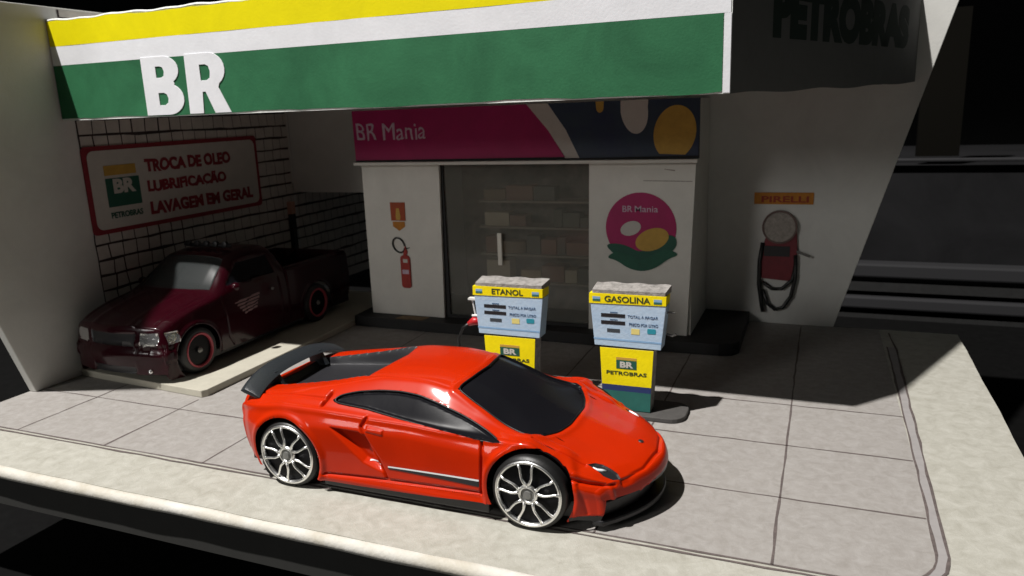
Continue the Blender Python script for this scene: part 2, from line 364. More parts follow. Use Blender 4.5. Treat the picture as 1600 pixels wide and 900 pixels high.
# ================================================================ SHOP
SY = 6.9
st = thing('convenience_store', (7.2, 8, .3), 'small card convenience shop with glass door under a magenta header', 'shop')
pb = [(2.3, 9.6), (2.42, 6.5)]+[(x, 6.45+.03*math.sin(x)) for x in np.linspace(2.5, 12.5, 12)]
pb += [(12.8, 6.55), (12.93, 6.8), (12.9, 9.6)]
MB().prism(FT(0), pb, .012, .3).build('plinth', K['black'], st, bevel=.02)
MB().box(2.8, 2.95, 7.0, 9.58, .302, 5.93).build('side_panel', K['shopcard'], st)
MB().box(11.6, 11.75, 7.0, 9.58, .302, 5.93).build('side_panel', K['shopcard'], st)
MB().prism(FR(SY), [(2.78, .302), (5.08, .302), (5.17, 4.5), (2.78, 4.55)], -.09, 0).build('front_panel', K['shopcard'], st, bevel=.01)
MB().prism(FR(SY), [(9.2, .302), (11.68, .302), (11.83, 4.47), (9.27, 4.5)], -.09, 0).build('front_panel', K['shopcard'], st, bevel=.01)
# thin crease marks
b = MB(); strip(b, [(10.6, 4.07), (11.75, 4.05)], .02, z1=.003, fr=FR(SY), jit=.004); strip(b, [(11.1, 4.33), (11.35, 4.31)], .03, z1=.003, fr=FR(SY)); b.build('crease', K['gaugec'], st)
b = MB(); b.box(2.72, 11.9, 6.62, 6.92, 4.50, 4.58); b.build('ledge', K['shopcard'], st, bevel=.01)
b = MB(); b.box(2.72, 11.9, 6.75, 6.92, 4.59, 5.94); b.build('header_board', K['black'], st)
HY = 6.75
MB().prism(FR(HY), [(2.73, 4.63), (8.72, 4.66), (8.3, 5.3), (7.75, 5.94), (2.72, 5.94)], .002, .012).build('magenta_print', K['pink'], st)
MB().prism(FR(HY), [(8.72, 4.63), (9.08, 4.63), (8.75, 5.3), (8.3, 5.94), (7.75, 5.94), (8.3, 5.3)], .003, .012).build('white_stripe', K['signwhite'], st)
MB().prism(FR(HY), [(9.08, 4.63), (11.9, 4.66), (11.92, 5.94), (8.3, 5.94), (8.75, 5.3)], .003, .012).build('navy_print', K['navy'], st)
# plain abstract colour patches in place of the printed picture
MB().prism(FR(HY), [q for q in ell(11.36, 5.18, .48, .62, 48, rot=-12) if q[1] > 4.67], .013, .017).build('ochre_patch', K['ochre'], st)
MB().prism(FR(HY), [(10.1, 5.94)]+[q for q in ell(10.42, 5.72, .32, .55, 40, 180, 360, rot=8)]+[(10.75, 5.94)], .013, .018).build('pale_patch', K['signwhite'], st)
MB().prism(FR(HY), [(9.5, 5.94)]+ell(9.6, 5.8, .09, .12, 14, 180, 360)+[(9.70, 5.94)], .013, .018).build('ochre_patch', K['ochre'], st)
text('header_lettering', 'BR Mania', FR(HY), 2.83, 5.16, 2.1, .44, K['pale'], st, bold=0, lift=.016, wob=.016, label='hand drawn pale lettering on the magenta header')
# glass door with dim shelves behind
MB().box(5.0, 9.4, 8.6, 8.7, .302, 4.5).build('inner_backdrop', mat('shop_inside', (.36, .32, .26), .8, col2=(.08, .075, .07), vscale=.9), st)
gl = bpy.data.materials.new('door_glass'); gl.use_nodes = True; g = gl.node_tree.nodes['Principled BSDF']
g.inputs['Base Color'].default_value = (.24, .24, .21, 1); g.inputs['Roughness'].default_value = .12; g.inputs['Alpha'].default_value = .30
dr = MB().box(5.15, 9.25, 7.05, 7.09, .302, 4.5).build('glass_door', gl, st)
b = MB(); b.box(5.09, 5.22, 7.0, 7.12, .302, 4.5).box(5.22, 9.25, 7.0, 7.12, .302, .38); b.build('door_frame', K['black'], dr)
MB().box(6.74, 6.86, 6.93, 7.0, 1.85, 2.7).build('handle', mat('handle_white', (.8, .78, .7), .5), dr, bevel=.01)
sh = MB(); 
for z in (1.2, 1.95, 2.7, 3.4): sh.box(5.9, 9.3, 7.7, 8.5, z, z+.05)
shf = sh.build('shelf_rack', mat('shelf_grey', (.4, .35, .27), .7), st)
cols = [(.20, .15, .08), (.12, .07, .05), (.06, .06, .05), (.24, .21, .15), (.11, .08, .05), (.06, .06, .045)]
cm = [mat('shelf_goods_%d' % i, tuple(min(.8, q*2.6) for q in c), .7) for i, c in enumerate(cols)]
for z in (1.25, 2.0, 2.75, 3.45):
    x = 6.0
    while x < 9.0:
        wd = rng.uniform(.25, .8); h = rng.uniform(.25, .55)
        if rng.random() < .85: MB().box(x, x+wd-.03, 7.85, 8.3, z+.001, z+h).build('packet', cm[int(rng.integers(6))], shf)
        x += wd

# ---- flat pictures and signs on the shop front and back wall
e = thing('extinguisher_sign', (3.82, 6.88, 3.4), 'small orange and yellow sign above the extinguisher on the shop front', 'sign')
MB().prism(FR(SY), [(3.62, 2.98), (4.06, 2.98), (4.07, 3.48), (3.61, 3.48)], .002, .02).build('plate', K['rust'], e)
MB().prism(FR(SY), [(3.66, 2.95), (4.03, 2.95), (4.03, 2.82), (3.85, 2.70), (3.66, 2.82)], .002, .02).build('arrow', K['orange'], e)
MB().prism(FR(SY), [(3.78, 3.0), (3.9, 3.0), (3.92, 3.1), (3.88, 3.32), (3.8, 3.32), (3.77, 3.1)], .021, .026).build('symbol', K['ochre'], e)
e = thing('fire_extinguisher', (3.95, 6.88, 1.5), 'red fire extinguisher with a looped black hose on the left shop panel', 'extinguisher')
MB().prism(FR(SY), rrect(3.83, 4.12, 1.10, 2.02, .09), .002, .05).build('cylinder', K['exred'], e, bevel=.015)
MB().prism(FR(SY), [(3.93, 2.02), (4.02, 2.02), (4.06, 2.12), (4.0, 2.28), (3.94, 2.15)], .002, .04).build('valve', K['exred'], e)
MB().prism(FR(SY), rect(3.92, 4.06, 1.82, 1.92), .052, .056).build('label_patch', K['signwhite'], e)
MB().prism(FR(SY), rect(3.88, 4.08, 1.5, 1.62), .052, .056).build('label_patch', K['pale'], e)
b = MB(); pth = [(3.78+.185*math.cos(a)+.02, SY-.03, 2.3+.2*math.sin(a)-.04*math.cos(a)) for a in np.linspace(.1, 6.1, 34)]; b.tube(pth, .022, 8)
b.build('hose', K['hose'], e, smooth=True)
b = MB().tube([(4.0, SY-.03, 2.2), (4.14, SY-.03, 2.24)], .012, 6).build('lever', K['hose'], e)

em = thing('round_shop_emblem', (10.54, 6.88, 2.95), 'round magenta emblem over green leaves on the right shop panel', 'emblem')
MB().prism(FR(SY), ell(10.54, 2.93, .86, .86, 48), .002, .012).build('disc', K['pink'], em)
MB().prism(FR(SY), chaikin([(9.66, 2.5), (9.9, 2.55), (10.2, 2.5), (10.55, 2.32), (10.9, 2.55), (11.15, 2.8), (11.4, 2.75), (11.42, 2.5), (11.2, 2.3), (10.9, 2.1), (10.5, 2.04), (10.1, 2.12), (9.85, 2.3)]), .013, .018).build('leaf', K['darkgreen'], em)
MB().prism(FR(SY), chaikin([(9.68, 2.18), (9.9, 2.34), (10.25, 2.3), (10.55, 2.1), (10.95, 2.35), (11.2, 2.45), (11.5, 2.32), (11.2, 2.2), (10.95, 1.98), (10.6, 1.86), (10.25, 1.92), (9.95, 2.12)]), .0185, .024).build('leaf', mat('leaf_green', (.012, .10, .06), .6, var=.15), em)
MB().prism(FR(SY), ell(10.82, 2.66, .42, .26, 32, rot=22), .019, .022).build('ochre_patch', K['ochre'], em)
MB().prism(FR(SY), ell(10.3, 2.92, .26, .17, 20, rot=20), .0185, .0215).build('pale_patch', K['signwhite'], em)
for wd_, x_, w_t in (('BR', 10.1, .24), ('Mania', 10.40, .56)): text('emblem_lettering', wd_, FR(SY), x_, 3.32, w_t, .15, K['pale'], em, bold=.006, lift=.017)

mt = MB().prism(FT(.3), [(3.75, 6.5), (4.6, 6.5), (4.65, 6.82), (3.85, 6.82)], .002, .012)
top(mt, 'door_mat', K['doormat'], 'small brown and yellow mat on the black plinth below the extinguisher', 'mat')

WY = 9.62
ts = thing('tyre_pressure_sign', (13.6, 9.6, 3.35), 'narrow orange sign above the air hose on the back wall', 'sign')
MB().prism(FR(WY), rect(12.92, 14.36, 3.2, 3.5), .002, .03).build('plate', K['orange'], ts)
text('lettering', 'PIRELLI', FR(WY), 13.1, 3.25, 1.15, .16, mat('sign_dark_red', (.28, .03, .005), .6), ts, bold=.03, lift=.034)
ah = thing('air_hose', (13.6, 9.6, 1.6), 'red air pump with round dial and looped black hose on the back wall', 'air pump')
MB().prism(FR(WY), [(13.18, 1.25), (13.12, 1.9), (13.25, 2.35), (13.85, 2.35), (13.98, 2.8), (14.04, 2.0), (13.98, 1.3), (13.85, 1.2)], .002, .10).build('body', K['airred'], ah, bevel=.02)
MB().prism(FR(WY), rect(13.22, 13.85, 1.85, 2.12), .102, .12).build('dark_band', K['ink'], ah)
b = MB(); b.lathe((13.58, WY-.002, 2.62), (0, -1, 0), [(.001, .13), (.38, .13), (.42, .11), (.43, 0)]); b.build('dial', K['gaugec'], ah, smooth=False)
b = MB(); b.lathe((13.58, WY-.13, 2.62), (0, -1, 0), [(.43, 0), (.43, .03), (.39, .03), (.39, 0)]); b.build('dial_ring', mat('dial_ring_dark', (.12, .07, .06), .5), ah)
b = MB()
b.tube([(13.18, 9.5, 2.2), (13.12, 9.5, 1.7), (13.12, 9.5, 1.1), (13.2, 9.5, .6), (13.25, 9.5, .35)], .055, 8)
b.tube([(13.2, 9.5, 1.15), (13.45, 9.5, .98), (13.7, 9.5, 1.0), (13.95, 9.5, 1.25), (14.02, 9.5, 1.7)], .045, 8)
b.tube([(14.0, 9.5, 1.9), (14.02, 9.5, 1.3), (13.93, 9.5, .8), (13.75, 9.5, .5), (13.55, 9.5, .42), (13.35, 9.5, .58), (13.22, 9.5, .95)], .048, 8)
b.build('hose', K['hose'], ah, smooth=True)
MB().tube([(14.02, 9.48, 2.0), (14.35, 9.46, 1.88)], .03, 8).build('nozzle', K['cap'], ah)

# ================================================================ PUMPS
def pump(x0, x1, Y, word, label, body_x0, body_x1, k, grp='fuel pumps on the forecourt'):
    """x0..x1 head width at the top; base on the paving"""
    t = thing('fuel_pump', ((x0+x1)/2, Y+.2, 0), label, 'fuel pump', grp)
    w_ = x1-x0; z0, z1, zt = 1.40*k, 2.44*k, 2.44*k
    D = .36
    f = FR(Y)
    bx0, bx1 = body_x0, body_x1
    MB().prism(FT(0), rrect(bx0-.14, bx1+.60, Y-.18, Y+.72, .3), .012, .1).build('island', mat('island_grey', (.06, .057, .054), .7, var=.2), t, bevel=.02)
    MB().prism(f, [(bx0+.04, .11), (bx1-.06, .11), (bx1, 1.36*k), (bx0, 1.36*k)], -D, -.012).build('body', K['cardboard'], t)
    MB().prism(f, [(bx0+.035, .62*k), (bx1-.04, .62*k), (bx1, 1.36*k), (bx0, 1.36*k)], -.01, .004).build('yellow_panel', K['pumpyellow'], t)
    MB().prism(f, [(bx0+.037, .5*k), (bx1-.045, .5*k), (bx1-.04, .618*k), (bx0+.035, .618*k)], -.01, .004).build('navy_band', K['pumpnavy'], t)
    MB().prism(f, [(bx0+.04, .115), (bx1-.06, .115), (bx1-.045, .498*k), (bx0+.037, .498*k)], -.01, .004).build('green_panel', K['pumpgreen'], t)
    i = .085*k                                                                     # taper of the head
    MB().prism(f, [(x0+i, z0), (x1-i-.01, z0-.01), (x1, z1-.19*k), (x0+.01, z1-.2*k)], -.36, 0).build('head', K['blue'], t, bevel=.012)
    MB().prism(f, [(x0-.015, z1-.2*k), (x1+.0, z1-.18*k), (x1+.005, z1+.0), (x0-.01, z1)], -.36, .012).build('name_band', K['pumpyellow'], t, bevel=.008)
    n_ = 14; tp = [(x0+.05, Y+.0), (x1-.02, Y+.0)]+[(x1+.02-(w_-.02)*j/n_, Y+.40+.03*math.sin(j*1.3)) for j in range(n_+1)]
    b = MB().prism(FT(0), tp, z1+.003, z1+.07*k); b.v = [(a, c, d+(c-Y)*.16 if d > z1+.02 else d) for a, c, d in b.v]; b.build('cap_board', K['cardboard'], t, label='rough grey cardboard top')
    cx = (x0+x1)/2
    tw = w_*(.45 if len(word) < 7 else .6)
    text('name_lettering', word, f, cx-tw/2+.0, z1-.155*k, tw, .12*k, K['labelink'], t, bold=.02, lift=.016)
    for sx in (x0+.09*k, x1-.2*k):
        q = MB().prism(f, rect(sx-.03, sx+.12*k, z1-.15*k, z1-.06*k), .013, .017).build('small_logo', K['bluedark'], t)
        MB().prism(f, rect(sx-.03, sx+.12*k, z1-.15*k, z1-.11*k), .0172, .0185).build('logo_base', K['pumpgreen'], q)
    X = lambda a: x0+w_*a
    for za, wd in ((.735, .32), (.565, .32)):
        zz = z0+(z1-.2*k-z0)*za
        MB().prism(f, [(X(.15), zz-.035*k), (X(.15+wd), zz-.035*k), (X(.15+wd), zz+.035*k), (X(.15), zz+.035*k)], .001, .006).build('display', K['ink'], t)
        MB().prism(f, rect(X(.27), X(.37), zz+.05*k, zz+.07*k), .001, .005).build('mark', K['blueink'], t)
    zz = z0+(z1-.2*k-z0)*.38
    MB().prism(f, rect(X(.23), X(.4), zz-.035*k, zz+.035*k), .001, .006).build('display', mat('faded_ink', (.04, .05, .06), .6), t)
    text('small_print', 'TOTAL A PAGAR', f, X(.5), z0+(z1-.2*k-z0)*.70, w_*.40, .055*k, K['blueink'], t, bold=.005, lift=.004, wob=.004)
    text('small_print', 'PREÇO POR LITRO', f, X(.52), z0+(z1-.2*k-z0)*.50, w_*.38, .07*k, K['blueink'], t, bold=.005, lift=.004, wob=.004)
    MB().prism(f, rect(X(.55), X(.66), zz-.05*k, zz+.06*k), .001, .006).build('sticker', mat('sticker_yellow', (.7, .6, .2), .6), t)
    MB().prism(f, rrect(X(.76), X(.87), zz-.02*k, zz+.08*k, .02), .001, .006).build('sticker', K['teal'], t)
    MB().prism(f, [(x0+.075*k, z0+.12*k), (x1-.085*k, z0+.11*k), (x1-.083*k, z0+.145*k), (x0+.07*k, z0+.155*k)], .0015, .004).build('blue_stripe', K['bluedark'], t)
    bw_ = bx1-bx0; bc = (bx0+bx1)/2
    q = MB().prism(f, rect(bc-.19*bw_, bc+.19*bw_, .96*k, 1.13*k), .005, .01).build('logo_square', K['darkgreen'], t)
    MB().prism(f, rect(bc-.19*bw_, bc+.19*bw_, 1.14*k, 1.19*k), .005, .009).build('logo_stripe', K['ochre'], t)
    text('logo_letters', 'BR', f, bc-.12*bw_, .985*k, .25*bw_, .12*k, K['signwhite'], t, bold=.04, lift=.012)
    text('brand_lettering', 'PETROBRAS', f, bc-.38*bw_, .83*k, .76*bw_, .075*k, K['labelink'], t, bold=.02, lift=.007, wob=.004)
    return t, z0, z1
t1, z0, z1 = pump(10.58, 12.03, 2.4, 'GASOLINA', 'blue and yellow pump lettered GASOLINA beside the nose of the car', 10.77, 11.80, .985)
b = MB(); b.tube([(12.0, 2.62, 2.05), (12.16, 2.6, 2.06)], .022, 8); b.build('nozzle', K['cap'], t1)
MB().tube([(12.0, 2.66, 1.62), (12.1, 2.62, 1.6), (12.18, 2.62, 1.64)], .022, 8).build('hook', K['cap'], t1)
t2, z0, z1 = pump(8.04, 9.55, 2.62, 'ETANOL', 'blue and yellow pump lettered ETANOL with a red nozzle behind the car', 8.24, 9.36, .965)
MB().box(7.88, 8.07, 2.67, 2.80, 2.03, 2.07).build('nozzle_bracket', K['whitecard'], t2)
MB().tube([(7.96, 2.72, 2.03), (8.02, 2.72, 1.68)], .02, 8).build('bracket_rod', K['whitecard'], t2)
MB().tube([(8.10, 2.70, 1.70), (7.95, 2.70, 1.69)], .03, 8).build('nozzle_tip', K['whitecard'], t2)
MB().tube([(8.14, 2.70, 1.58), (7.98, 2.70, 1.58), (7.86, 2.68, 1.51)], [.075, .09, .05], 10).build('nozzle', K['nozzle'], t2, smooth=True)
MB().tube([(7.88, 2.69, 1.52), (7.72, 2.70, 1.41), (7.60, 2.72, 1.18), (7.56, 2.78, .9), (7.64, 2.85, .5), (7.9, 2.88, .2), (8.25, 2.85, .25)], .032, 8).build('hose', K['hose'], t2, smooth=True)

# ================================================================ CARS (lofted shells)
def pchip(x, y, q):
    x = np.asarray(x, float); y = np.asarray(y, float); h = np.diff(x); d = np.diff(y)/h; m = np.zeros(len(x))
    for i in range(1, len(x)-1):
        m[i] = 0 if d[i-1]*d[i] <= 0 else (h[i-1]+h[i])*2/((2*h[i]+h[i-1])/d[i-1]+(h[i]+2*h[i-1])/d[i])/2*(3/3) if False else (0 if d[i-1]*d[i] <= 0 else 2*d[i-1]*d[i]/(d[i-1]+d[i]))
    m[0], m[-1] = d[0], d[-1]
    q = np.clip(q, x[0], x[-1]); i = np.clip(np.searchsorted(x, q)-1, 0, len(x)-2); t = (q-x[i])/h[i]
    return ((2*t**3-3*t**2+1)*y[i]+(t**3-2*t**2+t)*h[i]*m[i]+(-2*t**3+3*t**2)*y[i+1]+(t**3-t**2)*h[i]*m[i+1])
def sdist(px, py, poly):
    """signed distance to polygon, negative inside"""
    poly = np.array(poly, float); d = np.full(px.shape, 1e9); s = np.zeros(px.shape, bool); n = len(poly)
    for i in range(n):
        a, b_ = poly[i], poly[(i+1) % n]; e_ = b_-a; wx, wy = px-a[0], py-a[1]
        t = np.clip((wx*e_[0]+wy*e_[1])/(e_@e_), 0, 1); d = np.minimum(d, np.hypot(wx-t*e_[0], wy-t*e_[1]))
        c = ((a[1] > py) != (b_[1] > py)); c &= px < (b_[0]-a[0])*(py-a[1])/((b_[1]-a[1]) or 1e-12)+a[0]; s ^= c
    return np.where(s, -d, d)
def ldist(px, py, line):
    d = np.full(px.shape, 1e9)
    for a, b_ in zip(np.array(line[:-1], float), np.array(line[1:], float)):
        e_ = b_-a; wx, wy = px-a[0], py-a[1]; t = np.clip((wx*e_[0]+wy*e_[1])/(e_@e_), 0, 1); d = np.minimum(d, np.hypot(wx-t*e_[0], wy-t*e_[1]))
    return d
def sstep(x): x = np.clip(x, 0, 1); return x*x*(3-2*x)
def shell(stn, xs, nh, crease, bow, capf, capr):
    """stn rows: x, zt, y1,z1, ... ; returns grid G[u, v, 3] with v from -bottom over the top to +bottom"""
    S = np.array(stn, float); X = S[:, 0]; cols = [pchip(X, S[:, i], xs) for i in range(1, S.shape[1])]
    P = [np.stack([np.zeros_like(xs), cols[0]], 1)]
    for i in range(1, len(cols), 2): P.append(np.stack([cols[i], cols[i+1]], 1))
    P = np.stack(P, 1); m = P.shape[1]                                       # u, m, 2
    # arclength-ish parameter from the mean section
    seg = np.linalg.norm(np.diff(P, axis=1), axis=2).mean(0); kn = np.concatenate([[0], np.cumsum(seg)]); q = np.linspace(0, kn[-1], nh)
    out = np.zeros((len(xs), nh, 2))
    ext0 = np.stack([-P[:, 1, 0], P[:, 1, 1]], 1); tan = []
    for i in range(m):
        a = P[:, i-1] if i else ext0; c = P[:, i+1] if i < m-1 else P[:, i]; ka = kn[i-1] if i else -kn[1]; kc = kn[i+1] if i < m-1 else kn[i]
        tan.append((c-a)/(kc-ka))
    idx = np.clip(np.searchsorted(kn, q)-1, 0, m-2)
    for j, (qq, i) in enumerate(zip(q, idx)):
        h = kn[i+1]-kn[i]; t = (qq-kn[i])/h
        H = (2*t**3-3*t**2+1)*P[:, i]+(t**3-2*t**2+t)*h*tan[i]+(-2*t**3+3*t**2)*P[:, i+1]+(t**3-t**2)*h*tan[i+1]
        Ln = P[:, i]*(1-t)+P[:, i+1]*t; out[:, j] = H*(1-crease)+Ln*crease
    for _ in range(2): out[:, 1:-1] = .25*out[:, :-2]+.5*out[:, 1:-1]+.25*out[:, 2:]
    k = np.interp(xs, [a for a, _ in bow], [b_ for _, b_ in bow]); x3 = xs[:, None]-k[:, None]*out[:, :, 0]**2
    H = np.stack([x3, out[:, :, 0], out[:, :, 1]], 2)
    zc, depth, nn = capf
    def cap(row, zc, depth, nn, sgn):
        L = []
        for i in range(1, nn+1):
            a = math.pi/2*i/nn; r = row.copy(); s_ = math.cos(a); r[:, 2] = zc+(row[:, 2]-zc)*s_; r[:, 0] = row[:, 0]+sgn*depth*math.sin(a); r[:, 1] = row[:, 1]*(1-.04*(1-s_)); L.append(r)
        return L
    H = np.concatenate([np.array(cap(H[0], *capr, -1))[::-1], H, np.array(cap(H[-1], *capf, 1))], 0)
    mir = H[:, :0:-1].copy(); mir[:, :, 1] *= -1
    return np.concatenate([mir, H], 1)
def normals(G):
    du = np.gradient(G, axis=0); dv_ = np.gradient(G, axis=1); N = np.cross(du, dv_); L = np.linalg.norm(N, axis=2, keepdims=True); L[L < 1e-9] = 1
    return N/L
def snap(G2, d, ok=None):
    """slide grid points next to the zero line of d onto it, so that cut edges run clean"""
    du, dv_ = np.gradient(d); Gu = np.gradient(G2, axis=0); Gv = np.gradient(G2, axis=1); g2 = du*du+dv_*dv_+1e-12
    su, sv = -d*du/g2, -d*dv_/g2; m = (np.hypot(su, sv) < .72) & (np.abs(d) < .2)
    if ok is not None: m &= ok
    return G2+np.where(m, su, 0)[:, :, None]*Gu+np.where(m, sv, 0)[:, :, None]*Gv
def grid_mesh(name, G, mask, material, parent, frame, smooth=True, label=None):
    nu, nv, _ = G.shape; R = np.array(frame[1]); o3 = np.array(frame[0])-np.array(origin(parent)); W = G.reshape(-1, 3)@R+o3
    I = np.arange(nu*nv).reshape(nu, nv); F = np.stack([I[:-1, :-1], I[1:, :-1], I[1:, 1:], I[:-1, 1:]], 2)[mask]
    used, inv = np.unique(F.ravel(), return_inverse=True); V = W[used]; F = inv.reshape(-1, 4)
    me = bpy.data.meshes.new(name); me.vertices.add(len(V)); me.vertices.foreach_set('co', V.astype(np.float32).ravel())
    me.loops.add(F.size); me.loops.foreach_set('vertex_index', F.astype(np.int32).ravel()); me.polygons.add(len(F))
    me.polygons.foreach_set('loop_start', np.arange(0, F.size, 4, dtype=np.int32)); me.update(calc_edges=True); me.validate(); me.materials.append(material)
    if smooth: me.shade_smooth()
    o = bpy.data.objects.new(name, me); sc.collection.objects.link(o); o.parent = parent
    if label: o['label'] = label
    return o
# ---- red sports car
car = thing('sports_car', (8.885, -.55, 0), 'orange-red toy sports car with black rear wing and chrome spoked wheels', 'toy car')
CF = ((6.81, -.55, .0), ((1, 0, 0), (0, 1, 0), (0, 0, 1)))
ST = [  # x, zt, y1,z1, y2,z2 (rail), y3,z3 (shoulder), y4,z4 (widest), y5,z5, y6,z6
 (-1.26, 1.26, .55,1.27, 1.00,1.30, 1.16,1.20, 1.26,.95, 1.22,.62, 1.14,.40),
 (-1.0, 1.34, .55,1.36, 1.06,1.38, 1.30,1.27, 1.42,1.00, 1.38,.60, 1.32,.34),
 (-.5, 1.42, .55,1.44, 1.08,1.46, 1.38,1.33, 1.52,1.02, 1.50,.50, 1.45,.25),
 (.0, 1.50, .55,1.52, 1.05,1.54, 1.40,1.38, 1.54,1.06, 1.52,.50, 1.48,.22),
 (.6, 1.62, .55,1.64, 1.00,1.64, 1.40,1.38, 1.53,1.12, 1.50,.50, 1.46,.21),
 (1.2, 1.84, .52,1.83, .94,1.74, 1.38,1.36, 1.50,1.12, 1.47,.50, 1.45,.21),
 (1.6, 1.92, .52,1.90, .90,1.79, 1.37,1.34, 1.48,1.12, 1.46,.50, 1.45,.22),
 (2.2, 1.94, .52,1.92, .89,1.80, 1.36,1.32, 1.45,1.12, 1.45,.50, 1.45,.24),
 (2.7, 1.90, .52,1.87, .90,1.74, 1.36,1.29, 1.45,1.08, 1.45,.50, 1.45,.26),
 (3.2, 1.76, .54,1.72, .96,1.56, 1.35,1.26, 1.45,1.05, 1.46,.52, 1.45,.29),
 (3.7, 1.53, .58,1.48, 1.04,1.34, 1.35,1.25, 1.48,1.02, 1.48,.52, 1.46,.30),
 (4.15, 1.30, .60,1.26, 1.10,1.24, 1.36,1.235, 1.52,1.02, 1.52,.52, 1.48,.26),
 (4.6, 1.14, .60,1.10, 1.12,1.13, 1.37,1.12, 1.52,.90, 1.51,.50, 1.47,.20),
 (5.1, .98, .56,.95, 1.09,.98, 1.34,.95, 1.47,.77, 1.45,.50, 1.40,.18),
 (5.5, .86, .52,.84, 1.02,.87, 1.24,.83, 1.38,.70, 1.36,.50, 1.32,.18),
 (5.72, .76, .50,.75, .95,.76, 1.16,.74, 1.30,.65, 1.28,.48, 1.26,.18)]
xs = np.concatenate([np.linspace(-1.26, -1.0, 50, endpoint=False), np.linspace(-1.0, 5.1, 640, endpoint=False), np.linspace(5.1, 5.72, 110)])
BOW = [(-1.3, -.16), (-.6, -.04), (0, 0), (3.4, 0), (4.15, .02), (4.7, .14), (5.3, .33), (5.8, .40)]
G = shell(ST, xs, 190, .38, BOW, (.50, .10, 14), (.85, .06, 10))
NU, NV, _ = G.shape; hv = NV//2
side = np.abs(G[:, :, 1]) > 1.16; zz = G[:, :, 2]; xx = G[:, :, 0]; ay = np.abs(G[:, :, 1])
lower = (np.abs(np.arange(NV)-hv)[None, :] > 70) & np.ones((NU, 1), bool)
N = normals(G)
if N[NU//2, hv, 2] < 0: N = -N
SW = [(.80, 1.50), (.90, 1.56), (1.2, 1.625), (1.55, 1.665), (1.9, 1.68), (2.25, 1.66), (2.6, 1.585), (2.95, 1.49), (3.3, 1.375), (3.74, 1.222), (3.6, 1.212), (3.3, 1.225), (2.7, 1.29), (2.0, 1.37), (1.44, 1.44), (.86, 1.475)]
WS = [(2.80, -.84), (2.90, -.5), (2.95, 0), (2.90, .5), (2.80, .84), (3.1, .92), (3.5, 1.0), (3.9, 1.08), (4.06, 1.09), (4.18, 1.0), (4.33, .70), (4.42, .35), (4.44, 0), (4.42, -.35), (4.33, -.70), (4.18, -1.0), (4.06, -1.09), (3.9, -1.08), (3.5, -1.0), (3.1, -.92)]
EC = [(-.86, -.76), (.2, -.80), (1.22, -.80), (1.38, -.5), (1.48, 0), (1.38, .5), (1.22, .80), (.2, .80), (-.86, .76)]
HL = [(4.90, 1.075), (4.98, .985), (5.08, .95), (5.30, .955), (5.37, 1.0), (5.28, 1.075), (5.14, 1.115)]
HLm = [(a, -c) for a, c in HL]
dSW = sdist(xx, zz, SW); dSW = np.where((ay > .8) & (ay < 1.42), dSW, 9)
uppr = zz > .6
dWS = np.where(uppr, sdist(xx, G[:, :, 1], WS), 9); dEC = np.where(uppr & (zz > 1.2), sdist(xx, G[:, :, 1], EC), 9)
dHL = np.where(uppr, np.minimum(sdist(xx, G[:, :, 1], HL), sdist(xx, G[:, :, 1], HLm)), 9)
D = np.zeros((NU, NV))
for d_, dep, wd in ((dSW, .028, .03), (dWS, .022, .03), (dHL, .02, .02)): D -= dep*sstep(-d_/wd)
D -= (.13+.15*sstep((xx+.8)/2.0))*sstep(-dEC/.07)
D += .016*np.exp(-((dWS-.07)/.05)**2)*(dWS > 0)                                 # raised frame round the windscreen
sidem = lower & (ay > 1.0)
def grooves(lines, dep, wd, m, c1, c2):
    global D
    for L in lines: D -= np.where(m, dep*np.exp(-(ldist(c1, c2, L)/wd)**2), 0)
grooves([[(3.42, 1.22), (3.43, 1.0), (3.40, .42)], [(1.50, 1.33), (1.42, 1.22), (1.50, 1.05), (1.70, .72), (1.82, .42)], [(.68, .34), (1.82, .39), (3.40, .44)]], .055, .017, sidem, xx, zz)
grooves([[(4.62, .84), (4.98, .75), (5.3, .70)]], .045, .018, sidem, xx, zz)
grooves([[(4.84, .74), (4.92, .52), (4.96, .30)]], .02, .03, sidem, xx, zz)
# side intake scoop: deep under the haunch, fading out forward
SC = [(.88, 1.16), (1.38, 1.14), (1.50, 1.06), (1.78, .50), (1.62, .56), (1.42, .64)]
dSC = np.where(sidem, sdist(xx, zz, SC), 9); D -= .12*sstep((-dSC+.01)/.06)*sstep((1.95-xx)/.6+.2)
SC2 = [(.9, 1.20), (1.45, 1.12), (1.43, 1.18), (1.2, 1.22)]
# door handle
DH = [(1.52, 1.16), (1.80, 1.13), (1.80, 1.19), (1.54, 1.22)]
dDH = np.where(sidem, sdist(xx, zz, DH), 9); D += .022*sstep((-dDH+.02)/.03)
# window-end notch
dNo = np.where(ay > .9, ldist(xx, zz, [(.72, 1.56), (.66, 1.44)]), 9); D -= .08*np.exp(-(dNo/.024)**2)
# haunch line and deck / bonnet shut lines
yy = G[:, :, 1]
grooves([[(4.12, s*1.17), (4.5, s*1.17), (4.88, s*1.10)] for s in (-1, 1)], .035, .017, uppr, xx, yy)
grooves([[(5.38, s*1.0), (5.45, s*.9), (5.60, s*.57), (5.69, 0)] for s in (-1, 1)], .034, .024, uppr & (zz > .66), xx, yy)
grooves([[(-.95, s*1.0), (-.5, s*1.16), (.2, s*1.22), (.65, s*1.24)] for s in (-1, 1)], .026, .02, uppr, xx, yy)
grooves([[(2.70, s*.86), (2.0, s*.82), (1.2, s*.80)] for s in (-1, 1)], .006, .02, uppr, xx, yy)
dR = np.hypot(xx-0, zz-.56); dF = np.hypot(xx-4.15, zz-.56)
RA, RF = .635, .64
for dd, rr_ in ((dR, RA), (dF, RF)):
    D += np.where(sidem, .035*np.exp(-((dd-rr_-.04)/.055)**2), 0)
